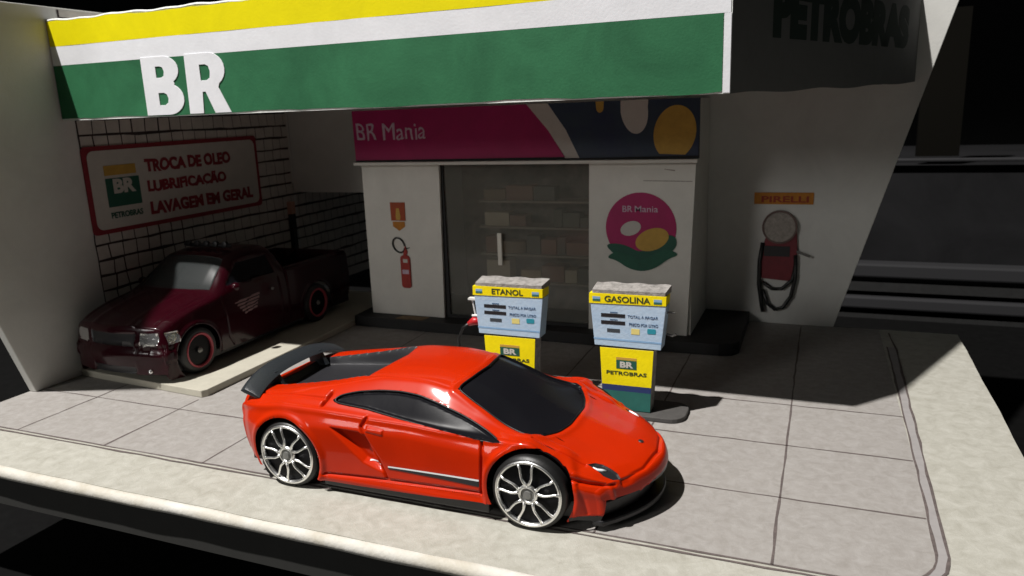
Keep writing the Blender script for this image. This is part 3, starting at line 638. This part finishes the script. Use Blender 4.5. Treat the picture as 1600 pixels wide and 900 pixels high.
# rocker flare and shoulder crease
D += np.where(sidem & (xx > .6) & (xx < 3.5), .03*np.exp(-((zz-.27)/.07)**2), 0)
D += np.where(xx > -1.1, .03*np.exp(-((np.abs(np.arange(NV)-hv)[None, :]-112)/4.)**2), 0)
# roof centre dip & bonnet ridge
D -= np.where(ay < 1.36, .022*sstep((np.interp(ay, [0, .4, .8, 1.0, 1.2, 1.34], [.58, .57, .49, .39, .30, .27])-zz)/.03)*(xx > 4.6), 0)
G2 = G+N*D[:, :, None]
outer = (np.abs(np.arange(NV)-hv)[None, :] > 104) & np.ones((NU, 1), bool)
LIM = np.interp(ay, [0, .4, .8, 1.0, 1.2, 1.34, 1.6], [.56, .55, .47, .37, .28, .25, .2])
dNose = np.where(xx > 4.7, zz-LIM, 9.)
for d_ in (dSW, dWS, dEC, dHL, dNose): G2 = snap(G2, d_)
for d_, r_a in ((dR, RA), (dF, RF)): G2 = snap(G2, d_-r_a, outer)
cen = lambda A: .25*(A[:-1, :-1]+A[1:, :-1]+A[1:, 1:]+A[:-1, 1:])
cSW, cWS, cEC, cHL, cR, cFt, cay, cx_, cz_ = map(cen, (dSW, dWS, dEC, dHL, dR, dF, ay, xx, zz))
arch = ((cR < RA) | (cFt < RF)) & (cen(outer.astype(float)) > .6) & (cay > .9)
gw, gs, gd, gh = (cWS < 0), (cSW < 0), (cEC < 0), (cHL < 0)
tail = (cx_ < -1.2) & (cz_ < 1.1) & (cz_ > .5) & (cay < 1.15)
nose = (cen(dNose) < 0) & (cx_ > 4.7)
allm = ~arch
grid_mesh('body', G2, allm & ~gw & ~gs & ~gd & ~gh & ~tail & ~nose, K['paint'], car, CF)
grid_mesh('windshield', G2, gw & allm, K['glass'], car, CF)
L2 = np.zeros_like(gs); L2[:, :hv] = True
grid_mesh('side_window', G2, gs & L2, K['glass'], car, CF); grid_mesh('side_window', G2, gs & ~L2, K['glass'], car, CF)
grid_mesh('engine_cover', G2, gd, K['deck'], car, CF)
grid_mesh('tail_panel', G2, tail, K['chassis'], car, CF)
grid_mesh('front_grille', G2, nose, K['chassis'], car, CF)
for m_ in (L2, ~L2):
    h_ = grid_mesh('headlight', G2, gh & m_, K['ink'], car, CF)
def cw(x, y, z): return (6.81+x, -.55+y, z)
def surf(x, y, lift=.01, key='xy'):
    q = xx, yy if key == 'xy' else zz
    if key == 'xy': d = np.where(uppr, (xx-x)**2+(yy-y)**2, 9)
    else: d = np.where(sidem & (yy < 0), (xx-x)**2+(zz-y)**2, 9)
    i = np.unravel_index(np.argmin(d), d.shape); p = G2[i]+N[i]*lift; return cw(*p)
# white lamp lenses lying in the headlights
for s in (-1, 1):
    hp = [o for o in car.children if o.name.startswith('headlight')][0 if s < 0 else 1]
    a = [surf(x, s*y, .004) for x, y in ((4.98, 1.08), (5.04, 1.075), (5.10, 1.05), (5.16, 1.01))]
    MB().tube(a, [.010, .022, .024, .010], 8).build('lens', K['lampw'], hp, smooth=True)
# badge
bp = surf(5.42, 0, .002); b = MB(); b.lathe(bp, (.25, 0, 1), [(.0, .012), (.035, .01), (.045, 0)], 16); b.build('badge', K['ink'], car)
# side stripe decal: white line over black wedge, both sides
def ribbon(name, m, pts, mtl, label=None):
    b = MB(); n0 = 48; rows = []
    for k in (1, 2):
        R = []
        for i in range(n0+1):
            t = i/n0; x = pts[0][0]+(pts[1][0]-pts[0][0])*t; z = pts[0][k]+(pts[1][k]-pts[0][k])*t
            d = np.where(sidem & (yy < 0), (xx-x)**2+(zz-z)**2, 9); kk = np.argpartition(d.ravel(), 9)[:9]
            y = G2.reshape(-1, 3)[kk][:, 1].mean(); R.append((x, y-.008, z))
        R = np.array(R); R[:, 1] = np.minimum(R[:, 1], np.convolve(np.pad(R[:, 1], 4, 'edge'), np.ones(9)/9, 'valid')); rows.append(R)
    vs = [cw(q[0], q[1]*-m, q[2]) for i in range(n0+1) for q in (rows[0][i], rows[1][i])]
    b.add(vs, [(2*i, 2*i+1, 2*i+3, 2*i+2) for i in range(n0)]); return b.build(name, mtl, car, smooth=True, label=label)
for m in (-1, 1):
    ribbon('side_stripe', m, ((1.86, .632, .608), (3.38, .650, .622)), K['lampw'], 'thin white side stripe')
    ribbon('side_stripe', m, ((1.86, .606, .585), (3.38, .620, .535)), K['ink'], 'black wedge shaped side stripe')
    ribbon('side_stripe', m, ((1.50, .655, .638), (1.72, .642, .625)), K['lampw'], 'short white stripe in the side scoop')
# thin black rubber trims round the glass
def smooth_path(P, it=2, closed=True):
    P = np.array(P)
    for _ in range(it): P = .25*np.roll(P, 1, 0)+.5*P+.25*np.roll(P, -1, 0)
    return [tuple(q) for q in P]
def densify(poly, step):
    Q = []
    for a, b_ in zip(poly, poly[1:]+poly[:1]):
        m = max(1, int(math.dist(a, b_)/step)); Q += [(a[0]+(b_[0]-a[0])*i/m, a[1]+(b_[1]-a[1])*i/m) for i in range(m)]
    return Q
GO = G+N*.002
def onsurf(x, y, key, dom):
    d = np.where(dom, (xx-x)**2+((yy if key == 'xy' else zz)-y)**2, 9); k = np.argpartition(d.ravel(), 6)[:6]
    w_ = 1/(d.ravel()[k]+1e-5); return (GO.reshape(-1, 3)[k]*w_[:, None]).sum(0)/w_.sum()
tm = mat('trim_black', (.006, .006, .007), .35, spec=.2)
wsp = [o for o in car.children if o.name.startswith('windshield')][0]
MB().tube(smooth_path([cw(*onsurf(a, c_, 'xy', uppr)) for a, c_ in densify(WS, .05)], 3), .017, 8, closed=True).build('trim', tm, wsp, smooth=True)
swp = [o for o in car.children if o.name.startswith('side_window')]
nearS = [onsurf(a, c_, 'xz', (yy < -.8) & (ay < 1.43) & (zz > 1.1)) for a, c_ in densify(SW, .05)]
for k_, s in enumerate((-1, 1)):
    MB().tube(smooth_path([cw(q[0], q[1]*-s, q[2]) for q in nearS], 3), .016, 8, closed=True).build('trim', tm, swp[k_], smooth=True)
# chassis plate, splitter and arch liners
def plan(x0, x1, y, kf, kr, n=16):
    P = [(x1-kf*t*t, t) for t in np.linspace(-y, y, n)]; P += [(x0+kr*t*t, t) for t in np.linspace(y, -y, n)]; return [(6.81+a, -.55+c) for a, c in P]
b = MB(); b.prism(FT(0), plan(-.98, 5.60, 1.18, .38, .12), .12, .40)
MB().box(6.81-.92, 6.81-.60, -.55-1.24, -.55+1.24, .26, 1.0).build('rear_bulkhead', K['chassis'], car)
b.build('chassis', K['chassis'], car, bevel=.02)
MB().prism(FT(0), [(6.81+.62, -.55-1.42), (6.81+3.5, -.55-1.42), (6.81+3.5, -.55+1.42), (6.81+.62, -.55+1.42)], .11, .30).build('side_skirt', K['chassis'], car, bevel=.02)
b = MB(); b.prism(FT(0), [p for p in plan(5.0, 5.78, 1.25, .40, 0)], .09, .19); b.build('front_splitter', K['chassis'], car, bevel=.03)
for ax_ in (0, 4.15):
    for s in (-1, 1):
        b = MB(); y0, y1 = sorted((s*.85, s*(1.45 if ax_ == 0 else 1.36))); vs = []; n_ = 40
        for i in range(n_+1):
            a = math.radians(-12+204*i/n_)
            for y in (y0, y1): vs.append(cw(ax_+.64*math.cos(a), y, .56+.64*math.sin(a)))
        b.add(vs, [(2*i, 2*i+1, 2*i+3, 2*i+2) for i in range(n_)])
        b.add([cw(ax_+.66*math.cos(math.radians(9*i)), s*.85, .56+.66*math.sin(math.radians(9*i))) for i in range(40)], [tuple(range(40))])
        b.build('arch_liner', K['rimwell'], car)
# rear wing on two posts
b = MB(); n_ = 40; ring = []
for i in range(n_+1):
    t = -1+2*i/n_; y = 1.27*t; zz_ = 1.63-.20*abs(t)**3; xo = -.94+.12*abs(t)**2; ch = .42-.02*abs(t); th = .055
    sec = [(-.5*ch, -.2*th), (-.3*ch, th*.9), (.1*ch, th*.6), (.5*ch, -.1*th), (.3*ch, -.7*th), (-.3*ch, -.5*th)]
    tilt = .28
    nz, ny = math.cos(-.9*abs(t)**3*0), 0
    ring.append([cw(xo+a*math.cos(tilt)+c*math.sin(tilt), y, zz_-a*math.sin(tilt)*.0+a*-.22+c) for a, c in sec])
vs = [p for r in ring for p in r]; m = 6
b.add(vs, [(i*m+k, i*m+(k+1) % m, (i+1)*m+(k+1) % m, (i+1)*m+k) for i in range(n_) for k in range(m)]+[tuple(range(m)), tuple(n_*m+k for k in range(m))])
wg = b.build('rear_wing', K['wing'], car, smooth=True, bevel=.006)
for s in (-1, 1):
    MB().prism(((0, -.55+s*.62, 0), (1, 0, 0), (0, 0, 1), (0, -1, 0)), [(6.81-.98, 1.28), (6.81-.62, 1.34), (6.81-.78, 1.60), (6.81-1.04, 1.60)], -.04, .04).build('wing_post', K['wing'], car)
for s in (-1, 1): MB().box(6.81-1.34, 6.81-1.30, -.55+s*.7-.14, -.55+s*.7+.14, .98, 1.1).build('tail_lamp', K['red'], car)
# wheels
def wheel(parent, c, s, R, W, rimr, axis=(0, 1, 0), spokes=5, style='chrome', phase=0.):
    ax_ = Vector(axis)*s; c = Vector(c)                      # ax_ points outward
    t = thing_part('wheel', parent, c)
    MB().lathe(c, ax_, [(rimr-.03, .02), (rimr+.005, .035), (R-.05, .03), (R-.015, .005), (R, -.05), (R, -W+.05), (R-.03, -W), (.1, -W)], 72).build('tyre', K['tyre'], t, smooth=True)
    r2_ = rimr
    MB().lathe(c, ax_, [(.001, -.02), (r2_-.03, -.02), (r2_-.02, .02)], 48).build('wheel_disc', K['rimwell'], t)
    b = MB().lathe(c, ax_, [(r2_-.055, -.01), (r2_-.055, .03), (r2_-.035, .05), (r2_-.012, .05), (r2_, .03), (r2_, 0)], 72)
    b.build('rim', K['chrome'] if style == 'chrome' else K['redring'], t, smooth=True)
    u = Vector((0, 0, 1)); v_ = ax_.cross(u)
    def P(r, a, d): return c+ax_*d+(u*math.cos(a)+v_*math.sin(a))*r
    if style == 'chrome':
        b = MB()
        for k in range(spokes):
            a0 = phase+2*math.pi*k/spokes
            # wishbone: two curved arms that part from the hub and meet the ring
            for q in (-1, 1):
                pth = [P(.13, a0+q*.10, .035), P(.19, a0+q*.26, .042), P(.25, a0+q*.30, .045), P(.33, a0+q*.255, .043), P(.40, a0+q*.22, .04), P(r2_-.04, a0+q*.24, .038)]
                b.tube(pth, [.027, .023, .019, .018, .019, .022], 8)
        b.build('spokes', K['chrome'], t, smooth=True)
        MB().lathe(c, ax_, [(.10, .02), (.10, .055), (.125, .062), (.145, .05), (.15, .02)], 40).build('hub_ring', K['chrome'], t, smooth=True)
        MB().lathe(c, ax_, [(.098, .02), (.098, .035), (.06, .036), (.058, .07), (.0, .075)], 32).build('hub_cap', K['cap'], t, smooth=False)
    else:
        MB().lathe(c, ax_, [(.0, .06), (.05, .055), (.07, .02)], 24).build('hub_cap', K['cap'], t, smooth=True)
    return t
def thing_part(name, parent, loc):
    o = bpy.data.objects.new(name, None); sc.collection.objects.link(o); o.parent = parent; o.location = Vector(loc)-origin(parent); o.empty_display_size = .1
    return o
for ax_, ph in ((0, .35), (4.15, .05)):
    for s in (-1, 1):
        wheel(car, cw(ax_, s*1.47, .565), s, .565, .52, .505, phase=ph)
# ---- dark pickup in the bay; local x runs forward (towards the viewer), y to the right of the picture
tr = thing('pickup_truck', (0.05, 4, .17), 'dark maroon pickup truck parked in the shaded brick bay', 'toy truck')
TF = ((.0, 6.15, .17), ((0, -1, 0), (1, 0, 0), (0, 0, 1)))       # rear axle at the frame origin, wheel base 4.5
TS = [  # x, zt, y1,z1, y2,z2, y3,z3, y4,z4, y5,z5, y6,z6
 (-1.75, 1.72, .8,1.72, 1.28,1.72, 1.38,1.62, 1.42,1.15, 1.42,.7, 1.36,.42),
 (-1.2, 1.74, .8,1.74, 1.30,1.74, 1.41,1.64, 1.45,1.15, 1.45,.7, 1.40,.34),
 (.0, 1.76, .8,1.76, 1.31,1.76, 1.42,1.66, 1.46,1.15, 1.46,.7, 1.42,.30),
 (1.15, 1.78, .8,1.78, 1.31,1.78, 1.42,1.67, 1.46,1.15, 1.46,.7, 1.42,.28),
 (1.22, 2.30, .8,2.28, 1.06,2.16, 1.38,1.67, 1.46,1.15, 1.46,.7, 1.42,.28),
 (1.4, 2.44, .8,2.42, 1.05,2.28, 1.38,1.67, 1.46,1.15, 1.46,.7, 1.42,.28),
 (2.0, 2.50, .75,2.48, 1.04,2.33, 1.38,1.66, 1.46,1.15, 1.46,.7, 1.42,.28),
 (2.7, 2.46, .75,2.43, 1.05,2.28, 1.38,1.64, 1.46,1.12, 1.46,.7, 1.42,.28),
 (3.1, 2.24, .75,2.20, 1.12,2.05, 1.38,1.62, 1.46,1.12, 1.46,.7, 1.42,.28),
 (3.55, 1.86, .78,1.82, 1.22,1.74, 1.39,1.58, 1.46,1.12, 1.46,.7, 1.42,.28),
 (3.8, 1.72, .8,1.69, 1.24,1.63, 1.39,1.54, 1.46,1.1, 1.46,.7, 1.42,.28),
 (4.5, 1.60, .8,1.57, 1.22,1.54, 1.38,1.47, 1.46,1.08, 1.46,.7, 1.42,.28),
 (5.2, 1.44, .8,1.42, 1.18,1.39, 1.34,1.32, 1.43,1.0, 1.43,.5, 1.40,.06),
 (5.5, 1.32, .8,1.30, 1.14,1.27, 1.29,1.20, 1.39,.95, 1.40,.50, 1.36,.06)]
xt = np.linspace(-1.75, 5.5, 420)
G = shell(TS, xt, 110, .45, [(-1.8, -.04), (0, 0), (4, 0), (5.5, .13)], (.22, .13, 16), (1.0, .05, 8))
NU, NV, _ = G.shape; hv = NV//2; zz = G[:, :, 2]; xx = G[:, :, 0]; yy = G[:, :, 1]; ay = np.abs(yy); N = normals(G)
if N[NU//2, hv, 2] < 0: N = -N
D = np.zeros((NU, NV)); up_ = zz > 1.3
BED = [(-1.6, -1.2), (1.08, -1.2), (1.08, 1.2), (-1.6, 1.2)]
WS = [(2.86, -.92), (2.86, .92), (3.62, 1.10), (3.70, .6), (3.74, 0), (3.70, -.6), (3.62, -1.10)]
SWT = [(1.55, 1.74), (1.55, 2.2), (2.65, 2.2), (3.3, 1.76)]
dB = np.where(up_, sdist(xx, yy, BED), 9); dW = np.where(up_, sdist(xx, yy, WS), 9); dS = np.where((ay > .95), sdist(xx, zz, SWT), 9)
G2 = G.copy(); G2[:, :, 2] -= .62*sstep((-dB+.01)/.03)
for d_, dep in ((dW, .02), (dS, .02)): D -= dep*sstep((-d_+.01)/.03)
sm = (ay > 1.15) & (zz < 1.6)
for L in ([(3.55, 1.55), (3.5, .6), (3.35, .35)], [(1.5, 1.6), (1.5, .35)], [(1.2, 1.7), (1.2, .35)]): D -= np.where(ay > 1.1, .025*np.exp(-(ldist(xx, zz, L)/.02)**2), 0)
D -= np.where(up_, .02*np.exp(-(ldist(xx, yy, [(3.9, 1.15), (5.25, 1.08)])/.025)**2), 0)+np.where(up_, .02*np.exp(-(ldist(xx, yy, [(3.9, -1.15), (5.25, -1.08)])/.025)**2), 0)
D += .03*np.where(up_ & (xx > 3.9), np.exp(-((ay-.55)/.12)**2), 0)              # bonnet power bulge
front = xx > 5.15
for z_, dep in ((.80, .05), (.56, .03)): D -= np.where(front & (ay < 1.36), dep*np.exp(-((zz-z_)/.03)**2), 0)
D += np.where(front, .035*sstep((.76-zz)/.03)*sstep((zz-.5)/.03), 0)
GR = [(-.62, .86), (.62, .86), (.70, 1.14), (-.70, 1.14)]
AI = [(-.60, .24), (.60, .24), (.68, .40), (-.68, .40)]
dG = np.where(xx > 5.1, sdist(yy, zz, GR), 9); dA = np.where(xx > 5.1, sdist(yy, zz, AI), 9)
HLt = [(.76, .86), (1.16, .88), (1.24, 1.02), (1.2, 1.16), (.80, 1.16)]
dH = np.where(xx > 4.9, sdist(ay, zz, HLt), 9)
dT = np.where((xx > 4.7) & (ay > 1.2), sdist(xx, zz, [(4.98, .9), (5.28, .88), (5.3, 1.16), (5.0, 1.14)]), 9); dH = np.minimum(dH, dT)
D -= .04*sstep((-dG+.01)/.03)+.04*sstep((-dA+.01)/.03)+.012*sstep((-dH+.01)/.02)
dR = np.hypot(xx, zz-.50); dF = np.hypot(xx-4.5, zz-.50)
for dd in (dR, dF): D += np.where(ay > 1.2, .03*np.exp(-((dd-.67)/.05)**2), 0)
G2 = G2+N*D[:, :, None]
for d_ in (dW, dS, dG, dA, dH): G2 = snap(G2, d_)
for d_ in (dR, dF): G2 = snap(G2, d_-.64, ay > 1.1)
cB, cW, cS, cG, cA, cH, cR, cFt, cay, cz_, cx_ = map(cen, (dB, dW, dS, dG, dA, dH, dR, dF, ay, zz, xx))
arch = ((cR < .64) | (cFt < .64)) & (cay > 1.0) & (cz_ < 1.25)
tg = (cW < 0) | (cS < 0)
L2 = np.zeros_like(tg); L2[:, :hv] = True
grid_mesh('body', G2, ~arch & ~tg & ~(cG < 0) & ~(cA < 0) & ~(cH < 0) & ~(cB < -.02), K['maroon'], tr, TF)
grid_mesh('windshield', G2, cW < 0, K['truckglass'], tr, TF)
grid_mesh('side_window', G2, (cS < 0) & L2, K['glass'], tr, TF); grid_mesh('side_window', G2, (cS < 0) & ~L2, K['glass'], tr, TF)
grid_mesh('grille', G2, cG < 0, K['chassis'], tr, TF); grid_mesh('lower_intake', G2, cA < 0, K['chassis'], tr, TF)
grid_mesh('headlight', G2, (cH < 0) & L2, K['lampc'], tr, TF); grid_mesh('headlight', G2, (cH < 0) & ~L2, K['lampc'], tr, TF)
grid_mesh('truck_bed', G2, cB < -.02, K['chassis'], tr, TF)
def tw_(x, y, z): return (TF[0][0]+y, TF[0][1]-x, TF[0][2]+z)
MB().box(-1.32, 1.32, 6.15-5.1, 6.15+1.7, .17+.18, .17+.4).build('chassis', K['chassis'], tr)
def tsurf(x, z, lift=.008):
    d = np.where((yy > 0) & (ay > 1.2), (xx-x)**2+(zz-z)**2, 9); i = np.unravel_index(np.argmin(d), d.shape); return tw_(*(G2[i]+N[i]*lift))
b = MB()
for j in range(5):
    z = 1.33-.075*j; n_ = 16; x0 = 3.2-.07*j; x1 = 2.3+.04*j; vs = []
    for i in range(n_+1):
        x = x0+(x1-x0)*i/n_
        for q in (0, -.045): vs.append(tsurf(x, z+.06*i/n_+q))
    b.add(vs, [(2*i, 2*i+1, 2*i+3, 2*i+2) for i in range(n_)])
b.build('door_decal', K['decal'], tr, label='faded pink striped decal on the door')
for s in (-1, 1):
    p = tw_(3.15, s*1.5, 1.72); b = MB(); b.lathe((p[0]-.1, p[1], p[2]), (1, 0, 0), [(.0, .0), (.09, .01), (.11, .08), (.09, .16), (0, .2)], 20); b.build('mirror', K['maroon'], tr, smooth=True)
MB().lathe(tw_(1.85, 1.47, 1.38), (1, 0, 0), [(.035, 0), (.035, .04), (0, .05)], 12).build('door_handle', K['cap'], tr)
b = MB(); b.tube([tw_(2.35, y, 2.56) for y in np.linspace(-.75, .75, 9)], .05, 8)
lb = b.build('roof_light_bar', K['chassis'], tr, smooth=True)
for y in np.linspace(-.6, .6, 5):
    q = tw_(2.38, y, 2.6); MB().lathe(q, (0, -1, .1), [(0, -.05), (.075, -.04), (.075, .05), (0, .06)], 16).build('roof_lamp', K['chassis'], lb)
fg = MB().lathe(tw_(5.50, .98, .30), (.1, -1, 0), [(0, .05), (.04, .04), (.05, 0)], 14).build('fog_lamp', K['lampc'], tr, smooth=True)
for ax_ in (0, 4.5):
    for s in (-1, 1): wheel(tr, tw_(ax_, s*1.45, .54), s, .54, .42, .41, axis=(1, 0, 0), style='red')
# ---- dim furniture behind the model
cb = thing('dark_cabinet', (34, 30, -12), 'dim dark cabinet with dull horizontal rails standing behind the model at the right', 'cabinet')
MB().box(10, 80, 30, 46, -12, 2.5).build('body', K['cabinet'], cb, bevel=.2)
MB().box(10, 80, 29.6, 29.98, 2.7, 2.86).build('top_edge', K['rail'], cb, bevel=.05)
MB().box(18.6, 20.4, 30.5, 31, 2.9, 9.6).build('post', mat('dim_brown', (.004, .0036, .0026), .8, spec=.05), cb)
for z, h in ((-2.4, .34), (-4.0, .30)):
    MB().box(10, 28, 28.6, 29.6, z-h, z+h).build('rail', K['rail'], cb, bevel=.1)
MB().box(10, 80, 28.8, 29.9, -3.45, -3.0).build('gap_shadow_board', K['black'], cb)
MB().box(10, 80, 28.8, 29.9, -12, -4.6).build('lower_board', K['black'], cb)
